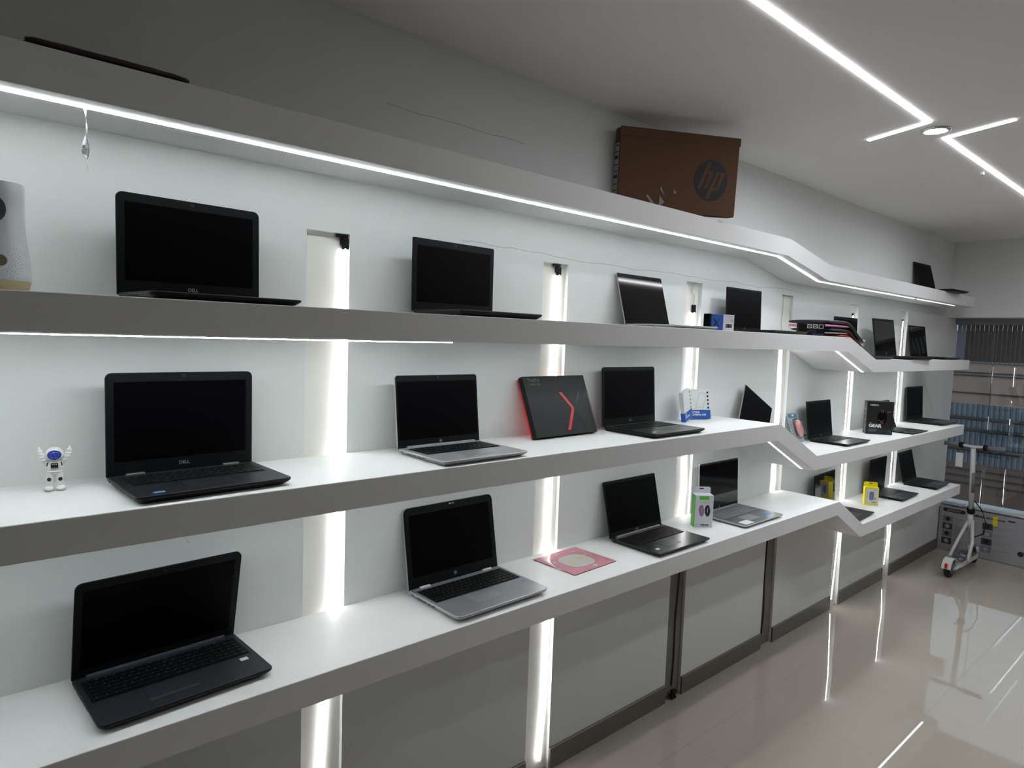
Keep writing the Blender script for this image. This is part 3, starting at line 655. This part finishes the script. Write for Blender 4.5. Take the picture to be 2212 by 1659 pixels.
for cx, cy, q in ((.080, .020, .008), (.020, -.085, .010), (-.085, .03, .008), (.070, .070, .006)): blob(cx, cy, q, q*.9, M_wp, zz=.0002)
b.build('picture', pd)
b = MB(); rnd = random.Random(5); G = 16
vv = [[b.bm.verts.new((-.128+.256*i/G, -.110+.220*j/G, .0046+(rnd.uniform(0, .0022) if 0 < i < G and 0 < j < G else -.003))) for j in range(G+1)] for i in range(G+1)]
k = b.mi(clear('film', (.97, .97, .97), .12, .02, 1.2))
for i in range(G):
    for j in range(G): f = b.bm.faces.new((vv[i][j], vv[i+1][j], vv[i+1][j+1], vv[i][j+1])); f.material_index = k; f.smooth = True
b.build('clear_film', t)

# ---------------------------------------------------------------- bent packs on the ramp of shelf 2
def bent(name, label, pts, y0, y1, th, mt, film=None, cat='pack', grp='plastic wrapped packs draped over the ramp'):
    """pts: centre line (x,z); cross section soft"""
    b = MB(); n = 14; rs = []; fine = []
    for (xa, za), (xb, zb) in zip(pts, pts[1:]):
        for k in range(5): fine.append((xa+(xb-xa)*k/5, za+(zb-za)*k/5))
    fine.append(pts[-1])
    sm = fine[:]
    for _ in range(3): sm = [sm[0]]+[((sm[i-1][0]+sm[i][0]*2+sm[i+1][0])/4, (sm[i-1][1]+sm[i][1]*2+sm[i+1][1])/4) for i in range(1, len(sm)-1)]+[sm[-1]]
    for i, (x, z) in enumerate(sm):
        e = min(i, len(sm)-1-i); f = [.6, .92, 1][e] if e < 3 else 1; dx = sm[min(i+1, len(sm)-1)][0]-sm[max(i-1, 0)][0]; dz = sm[min(i+1, len(sm)-1)][1]-sm[max(i-1, 0)][1]; L_ = math.hypot(dx, dz); nx, nz = -dz/L_, dx/L_
        ym = (y0+y1)/2; hy = (y1-y0)/2*(.9+.1*f); ring = []
        for k in range(n):
            a = 2*PI*k/n; cy = math.copysign(abs(math.cos(a))**.35, math.cos(a)); cz = math.copysign(abs(math.sin(a))**.7, math.sin(a))
            q = cz*th/2*f*(1+.08*math.sin(i*1.7+k)); ring.append((x+nx*q, ym+hy*cy, z+nz*q))
        rs.append(ring)
    b.rings(rs, mt); o = b.build('pack_body' if film else name)
    if film:
        t = thing(name, label, cat, (0, 0, 0), group=grp); o.parent = t
        b = MB(); x, z = sm[-1]; d = Vector((sm[-1][0]-sm[-3][0], 0, sm[-1][1]-sm[-3][1])).normalized()
        b.rings([[tuple(Vector((x, yy, z)) + d*l_ + Vector((-d.z, 0, d.x))*q) for yy, q in ((y0, -hh), (y1, -hh), (y1, hh), (y0, hh))] for l_, hh in ((-.02, th/2+.001), (.012, th*.42), (.020, th*.2))], film, smooth=False)
        b.build('plastic_wrap', t); return t
    return tag(o, label, cat, grp)
M_fab = mat('black_pack_fabric', (34, 35, 38), .5, bump=.3, bscale=40, coat=.4); M_pk2 = mat('pink_pack', (206, 132, 170), .45, bump=.3, bscale=50, coat=.3); M_or = mat('orange_red_pack', (196, 74, 46), .5); M_gw = mat('grey_wrap', (150, 150, 152), .4, bump=.4, bscale=60, coat=.5)
zr = lambda x, o: ztop(2, x)+o
YA, YB = -.322, -.100
bent('wrapped_pack', 'orange and grey pack lowest in the draped pile, second shelf', [(3.62, zr(3.4, .007)), (3.72, zr(3.7, .008)), (3.78, zr(3.77, .008)), (3.84, zr(3.84, .009)), (3.90, zr(3.90, .010))], YA-.008, YB, .011, M_or)
bent('wrapped_pack', 'grey wrapped pack under the lower black pack, second shelf', [(3.50, zr(3.4, .0195)), (3.6, zr(3.5, .0195)), (3.68, zr(3.6, .0195)), (3.74, zr(3.7, .0190))], YA-.005, YB, .010, M_gw)
bent('wrapped_pack', 'black wrapped pack, lower of the two bent ones over the ramp', [(3.52, zr(3.4, .036)), (3.66, zr(3.66, .037)), (3.77, zr(3.73, .034)), (3.86, zr(3.86, .027)), (3.95, zr(3.95, .026))], YA, YB, .018, M_fab, M_clear)
bent('wrapped_pack', 'flat pink wrapped pack in the middle of the draped pile', [(3.47, zr(3.4, .056)), (3.6, zr(3.5, .057)), (3.76, zr(3.7, .056))], YA, YB-.01, .016, M_pk2)
bent('wrapped_pack', 'black wrapped pack on top of the draped pile, bent over the ramp', [(3.51, zr(3.4, .077)), (3.62, zr(3.5, .079)), (3.74, zr(3.72, .078)), (3.81, zr(3.78, .072)), (3.90, zr(3.90, .060)), (3.97, zr(3.97, .056))], YA, YB+.01, .021, M_fab, M_clear)
t, o = carton('cartridge_box', 'small black box with white square icons before the draped pile', 'box', 3.325, -.285, ZT[2]+.018, -22, 0, 0, .150, .020, .062, M_gl)
t.location = (3.305, -.252, ZT[2]); t.rotation_euler = (0, 0, R(-30))
b = MB()
for k in range(3):
    x0 = .048+k*.033; z0 = .038
    for (a, c, d, e) in ((x0, x0+.026, z0, z0+.002), (x0, x0+.026, z0+.018, z0+.020), (x0, x0+.002, z0, z0+.020), (x0+.024, x0+.026, z0, z0+.020)): b.box(a, c, -.0006, .0004, d, e, M_white)
    if k < 2:
        b.tube([(x0+.003, -.0003, z0+.003), (x0+.023, -.0003, z0+.017)], .0007, M_white, 4); b.tube([(x0+.023, -.0003, z0+.003), (x0+.003, -.0003, z0+.017)], .0007, M_white, 4)
for k in range(2): b.box(.045, .10, -.0005, .0004, .026-k*.008, .0268-k*.008, M_grey)
b.build('icon_print', o); panel(o, 'blue_strip', .080, .145, .001, .012, mat('dark_blue_print', (24, 36, 80), .4))
# red and black pack on shelf 1
bent('dark_pack', 'thin dark red and black pack lying on the topmost shelf', [(.14, 2.3215), (.20, 2.3225), (.33, 2.3225), (.39, 2.3215), (.43, 2.3190)], -.233, -.04, .016, mat('maroon_pack', (44, 14, 22), .4, coat=.4), None, 'pack', None)

# ---------------------------------------------------------------- air freshener on shelf 2
M_af = mat('white_plastic', (222, 226, 230), .35, bump=.02); M_tan = mat('tan_plastic', (176, 160, 120), .45)
t = thing('air_freshener', 'white and tan air freshener at the left edge of the second shelf', 'air freshener', (.090, -.150, ZT[2]))
b = MB(); b.lathe([(.050, 0), (.055, .003), (.0600, .022), (.058, .026)], M_tan, 40); b.build('tan_base', t)
b = MB(); prof = [(.0595, .022), (.0608, .034), (.059, .060), (.0555, .090), (.0525, .115), (.0505, .140), (.0502, .160), (.0508, .190), (.0515, .212), (.0500, .2155), (.047, .216)]
b.lathe(prof, M_af, 48); sh_ = b.build('shell', t)
b = MB(); b.lathe([(.0455, .2155), (.0455, .2175), (.042, .218)], mat('cream_plastic', (212, 206, 190), .4), 40); b.build('top_cap', t)
b = MB(); zc_ = .158
b.prism([(-.004+.0155*math.sin(q)*abs(math.sin(q))**.2, zc_+.024*math.cos(q)) for q in [2*PI*i/24 for i in range(24)]], 'y', -.0512, -.044, mat('nozzle_grey', (84, 88, 94), .5)); b.prism([(-.009+.007*math.cos(2*PI*i/16), zc_-.004+.012*math.sin(2*PI*i/16)) for i in range(16)], 'y', -.0520, -.044, M_port); b.build('nozzle', sh_, (.006, 0, 0))
b = MB(); b.prism([(.013*math.cos(2*PI*i/24), .060+.011*math.sin(2*PI*i/24)) for i in range(24)], 'y', -.0605, -.050, mat('button_brown', (122, 108, 84), .45))
b.rings([[(q*math.cos(2*PI*i/24), yy, .060+q*.88*math.sin(2*PI*i/24)) for i in range(24)] for q, yy in ((.0132, -.058), (.0135, -.0612), (.0152, -.0612), (.0158, -.057))], M_af, cap=False); b.build('button', sh_, (.003, 0, 0))
b = MB()
for ri in range(6):
    for k in range(34):
        a = 2*PI*(k+.5*(ri % 2))/34; rr = .0205+ri*.0042; zz = .060+rr*math.sin(a); th_ = rr*math.cos(a)/.058
        if abs(th_) > 1.2: continue
        rad = .0598-(zz-.045)*.13; b.sphere((.003+rad*math.sin(th_), -rad*math.cos(th_), zz), .0007, mat('dimple_grey', (150, 155, 160), .6), seg=5, rng=4)
b.build('dimples', sh_)['kind'] = 'stuff'

# hanging tape below shelf 1
b = MB(); pts = []; 
M_ft = mat('frosted_tape', (235, 238, 238), .4, alpha=.8)
rs = []
for i in range(15):
    z = 2.228-.130*i/14; a = .4+math.sin(i*.62)*1.1; wd = (.0045, .0055, .005, .0065, .006, .003, .0015, .004, .0065, .0075, .0075, .007, .0065, .004, .001)[i]
    cx = .241+.002*math.sin(i*.5)+.004*i/14; dx, dy = wd*math.cos(a), wd*math.sin(a); rs.append([(cx-dx, -.181-dy, z), (cx+dx, -.181+dy, z), (cx+dx, -.1805+dy, z), (cx-dx, -.1805-dy, z)])
b.rings(rs, M_ft, smooth=True); tag(b.build('hanging_tape'), 'torn white tape scrap dangling from the topmost shelf led strip', 'tape')
b = MB(); b.tube([(.392, -.30, 1.340), (.397, -.30, 1.333), (.394, -.30, 1.328), (.403, -.30, 1.322), (.404, -.30, 1.316), (.409, -.30, 1.311)], .0007, M_white, 5)
tag(b.build('thread'), 'tiny white thread hanging under the third shelf', 'thread')
b = MB(); b.tube([(2.97, -.30, 1.767), (2.972, -.30, 1.757), (2.971, -.30, 1.748)], .0009, M_white, 5)
tag(b.build('thread'), 'short white thread hanging under the second shelf', 'thread')

# ---------------------------------------------------------------- astronaut figure
M_ast = mat('astronaut_white', (232, 232, 228), .4, spec=.5)
t = thing('astronaut_figure', 'small white astronaut figure with blue visor and raised arms', 'figurine', (.190, -.088, ZT[3]), (0, 0, R(-8)))
b = MB(); S_ = b.sphere
S_((0, 0, .0805), .0170, M_ast, (1, .92, .96), seg=28, rng=20)
S_((0, .001, .052), .0150, M_ast, (1.05, .82, 1.12), seg=24, rng=16); S_((0, .001, .040), .0125, M_ast, (1.1, .85, .7))
for s in (-1, 1):
    S_((s*.0185, 0, .078), .0045, M_ast, (.7, 1, 1.2))
    b.tube([(s*.0075, 0, .036), (s*.0085, 0, .024), (s*.0085, 0, .012), (s*.009, 0, .006)], [.0078, .0072, .0070, .0072], M_ast, 14)
    S_((s*.0110, -.004, .0055), .0098, M_ast, (.95, 1.35, .60))
    b.tube([(s*.010, 0, .060), (s*.017, 0, .066), (s*.0225, -.001, .076), (s*.0255, -.001, .085)], [.0060, .0062, .0060, .0052], M_ast, 12)
    for q in ((.0185, .0685), (.0220, .0755), (.0248, .0825)): S_((s*q[0], -.0005, q[1]), .0066, M_ast, (1.05, 1.05, .5))
    S_((s*.0265, -.001, .0885), .0052, M_ast); S_((s*.0278, -.001, .0945), .0026, M_ast, (1, 1, 1.6))
    S_((s*.0100, -.002, .0375), .0042, M_ast)
b.box(-.010, .010, .008, .017, .034, .064, M_ast, bev=.003)
S_((0, -.0005, .0435), .0142, M_ast, (1.05, .85, .22))
suit = b.build('suit', t); md = suit.modifiers.new('r', 'REMESH'); md.mode = 'VOXEL'; md.voxel_size = .0007; md.use_smooth_shade = True; sm_ = suit.modifiers.new('s', 'SMOOTH'); sm_.iterations = 2; sm_.factor = .5
b = MB(); b.sphere((0, -.0062, .0805), 1, mat('visor_blue', (14, 36, 132), .25, spec=.4), (.0138, .0122, .0119), seg=28, rng=20); vis = b.build('visor', t)
b = MB(); rnd = random.Random(3)
for k in range(13):
    a = rnd.uniform(-.75, .75); e = rnd.uniform(-.6, .6); b.sphere((.0139*math.sin(a)*math.cos(e), -.0062-.0123*math.cos(a)*math.cos(e), .0805+.0120*math.sin(e)), rnd.choice((.0003, .00045)), M_white, seg=6, rng=4)
b.build('star_specks', vis)
b = MB(); b.box(-.0068, .0068, -.0138, -.008, .0515, .0625, M_blk, bev=.0008); cp = b.build('chest_panel', t)
b = MB()
for k in range(3): b.box(-.005+k*.0035, -.003+k*.0035, -.0142, -.0136, .0595, .0608, M_white); b.box(-.005+k*.0035, -.003+k*.0035, -.0142, -.0136, .0535, .0545, M_grey)
b.build('panel_buttons', cp)
for s in (-1, 1):
    b = MB(); b.tube([(s*.0125, -.0075, .064), (s*.0138, -.0092, .056)], .0010, M_blk, 6); b.build('strap', t)
    b = MB(); b.sphere((s*.0100, -.0062, .0262), 1, M_blk, (.0042, .0024, .0045)); b.build('knee_pad', t)

# ---------------------------------------------------------------- window blinds
M_slat = mat('blind_slat', (80, 77, 80), .7, noise=.04, nscale=20); M_head = mat('blind_headrail', (128, 130, 132), .5); M_chain = mat('blind_weight', (140, 152, 162), .5)
t = thing('vertical_blind', 'grey vertical blind hanging in the upper part of the window', 'blind', (6.83, 0, 0))
b = MB(); b.box(-.02, .02, -2.6, -.004, 2.018, 2.0722, M_head, bev=.002); b.build('headrail', t)
for k in range(44):
    y = -.03-k*.033
    b = MB(); m_ = M_slat if k > 1 else mat('blind_pale_slat', (120, 130, 148), .6)
    b.box(-.0016, .0016, -.0155, .0155, 1.700, 2.018, m_, Matrix.Rotation(R(7), 4, 'Z')); s_ = b.build('slat', t, (0, y, 0))
b = MB()
for k in range(44): b.box(-.005, .005, -.013-.03-k*.033, .013-.03-k*.033, 1.688, 1.700, M_chain)
b.build('bottom_weights', t)['kind'] = 'stuff'
b = MB()
for k in range(42): b.sphere((-.004, -.29+.002*math.sin(k), 2.012-k*.0085), .0028, mat('bead_chain', (150, 168, 170), .3), seg=6, rng=4)
b.build('bead_chain', t)

# ---------------------------------------------------------------- scooter box
M_sbx = mat('grey_white_card', (150, 149, 152), .6, noise=.03, nscale=5); M_pk = mat('print_black', (24, 24, 27), .5)
t = thing('scooter_box', 'long light grey scooter box with product pictures under the window', 'box', (6.775, 0, 0))
b = MB(); b.box(0, .070, -1.32, -.008, .002, .395, M_sbx, bev=.003); o = b.build('body', t)
def XP(y0, y1, z0, z1, mt, nm, r=None):
    b = MB(); b.prism(rrect(min(y0, y1), max(y0, y1), z0, z1, r or .0005, 4), 'x', -.0008, .0006, mt); return b.build(nm, o)
XR = (PI/2, 0, -PI/2)
XP(-.036, -.205, .352, .385, M_pk, 'black_pill', .016)
text('pill_print', 'SEGWAY', .024, M_sbx, o, (-.001, -.120, .367), XR, bold=.0006, sx=1.1)
text('title_print', 'ninebot', .040, M_pk, o, (-.0006, -.285, .364), XR, bold=.0012); text('title_print', 'eKickScooter', .025, M_pk, o, (-.0006, -.425, .360), XR, bold=.0008)
XP(-.512, -.562, .362, .374, M_pk, 'model_pill', .005); XP(-.405, -.440, .305, .385, mat('yellow_label', (222, 212, 30), .5), 'yellow_label')
rnd = random.Random(9)
for col, y0 in ((0, -.040), (1, -.335)):
    for k in range(4):
        z1 = .315-k*.066-(0 if col == 0 else 0); b = MB(); b.prism([(y0-.075, z1-.056), (y0, z1-.056), (y0, z1), (y0-.075, z1)], 'x', -.0008, .0006, mat('picture_dark', (52, 54, 58), .5) if (k+col) % 2 else mat('picture_grey', (112, 114, 118), .5))
        b.prism([(y0-.037+.018*math.cos(2*PI*i/16), z1-.028+.018*math.sin(2*PI*i/16)) for i in range(16)], 'x', -.0012, -.0006, mat('picture_light', (150, 152, 154), .5) if k % 2 else M_pk)
        b.build('product_picture', o)
        XP(y0-.085, y0-.085-rnd.uniform(.09, .14), z1-.020, z1-.0165, M_grey, 'caption_line'); XP(y0-.085, y0-.085-rnd.uniform(.05, .09), z1-.034, z1-.031, M_grey, 'caption_line')
b = MB(); b.prism([(-.615+.022*math.cos(2*PI*i/20), .11+.022*math.sin(2*PI*i/20)) for i in range(20)], 'x', -.0008, .0006, M_pk); b.tube([(-.0006, -.63, .12), (-.0006, -.70, .22)], .006, M_grey); b.tube([(-.0006, -.64, .10), (-.0006, -.86, .10)], .008, M_pk); b.prism([(-.885+.022*math.cos(2*PI*i/20), .11+.022*math.sin(2*PI*i/20)) for i in range(20)], 'x', -.0008, .0006, M_pk); b.build('scooter_picture', o)

# ---------------------------------------------------------------- kick scooter
M_sw = mat('scooter_white', (206, 206, 206), .35); M_gr = mat('grip_grey', (112, 112, 116), .6); M_rub = mat('tyre_rubber', (26, 26, 28), .7); M_hub = mat('hub_grey', (100, 102, 106), .4)
t = thing('kick_scooter', 'white electric kick scooter standing by the window beside the shelves', 'scooter', (5.995, -.315, 0), (0, 0, R(-1.5)))
def wheel(x):
    b = MB(); b.rings([[(x+q*math.cos(2*PI*i/32), yy, .072+q*math.sin(2*PI*i/32)) for i in range(32)] for q, yy in ((.048, -.021), (.066, -.019), (.0718, -.008), (.0718, .008), (.066, .019), (.048, .021))], M_rub); wv = b.build('wheel', t)
    b = MB(); b.rings([[(x+q*math.cos(2*PI*i/24), yy, .072+q*math.sin(2*PI*i/24)) for i in range(24)] for q, yy in ((.012, -.027), (.046, -.0215), (.046, .0215), (.012, .027))], M_hub); b.build('hub', wv); return wv
wheel(0.0); wheel(.60)
b = MB(); b.prism([(x, z) for x, z in [(.075*math.cos(a)*1.10, .072+.075*math.sin(a)*1.10) for a in [R(d) for d in range(25, 176, 15)]] + [(.075*math.cos(a)*1.00, .072+.075*math.sin(a)*1.00) for a in [R(d) for d in range(175, 24, -15)]]], 'y', -.032, .032, M_sw); fd = b.build('rear_fender', t)
b = MB(); b.box(-.088, -.078, -.009, .009, .085, .125, mat('reflector_red', (200, 20, 20), .3), bev=.002); b.build('reflector', fd)
b = MB(); b.prism(rrect(.06, .50, -.062, .062, .02), 'z', .078, .112, M_sw); dk = b.build('deck', t)
b = MB(); b.prism(rrect(.075, .485, -.055, .055, .015), 'z', .112, .116, M_gr); b.build('grip_mat', dk)
b = MB(); rnd = random.Random(4); G = 14; vv = [[b.bm.verts.new((.05+.45*i/G, -.068+.136*j/8, .118+rnd.uniform(0, .008))) for j in range(9)] for i in range(G+1)]; k = b.mi(clear('deck_film', (.9, .92, .94), .15, .10, 1.35))
for i in range(G):
    for j in range(8): f = b.bm.faces.new((vv[i][j], vv[i+1][j], vv[i+1][j+1], vv[i][j+1])); f.material_index = k
b.build('plastic_wrap', dk)
b = MB()
for s in (-1, 1): b.tube([(-.0, s*.036, .072), (.10, s*.050, .085)], [.013, .011], M_sw, 10)
b.build('rear_axle_arm', t)
b = MB()
for s in (-1, 1): b.tube([(.20, s*.066, .100), (.34, s*.050, .23), (.44, s*.012, .390)], .0125, M_sw, 12)
b.tube([(.435, 0, .30), (.425, 0, .47)], .020, M_sw, 16); b.build('frame', t)
b = MB(); b.tube([(.45, 0, .36), (.52, 0, .20), (.58, 0, .14)], .016, M_sw, 12)
for s in (-1, 1): b.tube([(.56, s*.03, .145), (.60, s*.032, .075)], .009, M_sw, 10)
b.build('front_fork', t)
b = MB(); b.tube([(.428, 0, .455), (.413, 0, .492)], .0285, M_blk, 16); cl = b.build('clamp', t)
b = MB(); b.tube([(.40, .02, .51), (.395, .055, .50)], .006, M_alu, 8); b.tube([(.40, .03, .53), (.40, .03, .48)], .005, M_alu, 8); b.build('clamp_lever', cl)
b = MB(); b.tube([(.420, 0, .48), (.345, 0, 1.0)], [.0195, .0175], M_sw, 16); st = b.build('stem', t)
b = MB(); b.tube([(.3990, -.001, .63), (.375, -.001, .80)], .0196, M_gr, 16); b.build('stem_print', st)
b = MB(); b.tube([(.340, .195, 1.012), (.345, .06, 1.015), (.345, 0, 1.012), (.345, -.06, 1.017), (.340, -.205, 1.026)], .0115, M_sw, 12); hb = b.build('handlebar', t)
for s in (-1, 1):
    b = MB(); b.tube([(.341, s*.082, 1.015), (.340, s*.205, 1.018)], .0185, M_gr, 14); b.build('grip', hb)
    b = MB(); b.tube([(.341, s*.070, 1.016), (.341, s*.096, 1.016)], .0255, M_blk, 14); b.build('grip_collar', hb)
b = MB(); b.tube([(.352, -.02, .99), (.350, -.034, .96), (.356, -.026, .90)], .0022, M_blk, 6)
b.tube([(.415, -.02, .56), (.40, -.08, .50), (.40, -.115, .40), (.42, -.10, .30), (.46, -.03, .25)], .0045, M_blk, 8); b.build('brake_cable', t)
b = MB(); b.box(.30, .303, .055, .105, .84, .955, M_white); b.build('paper_tag', t)
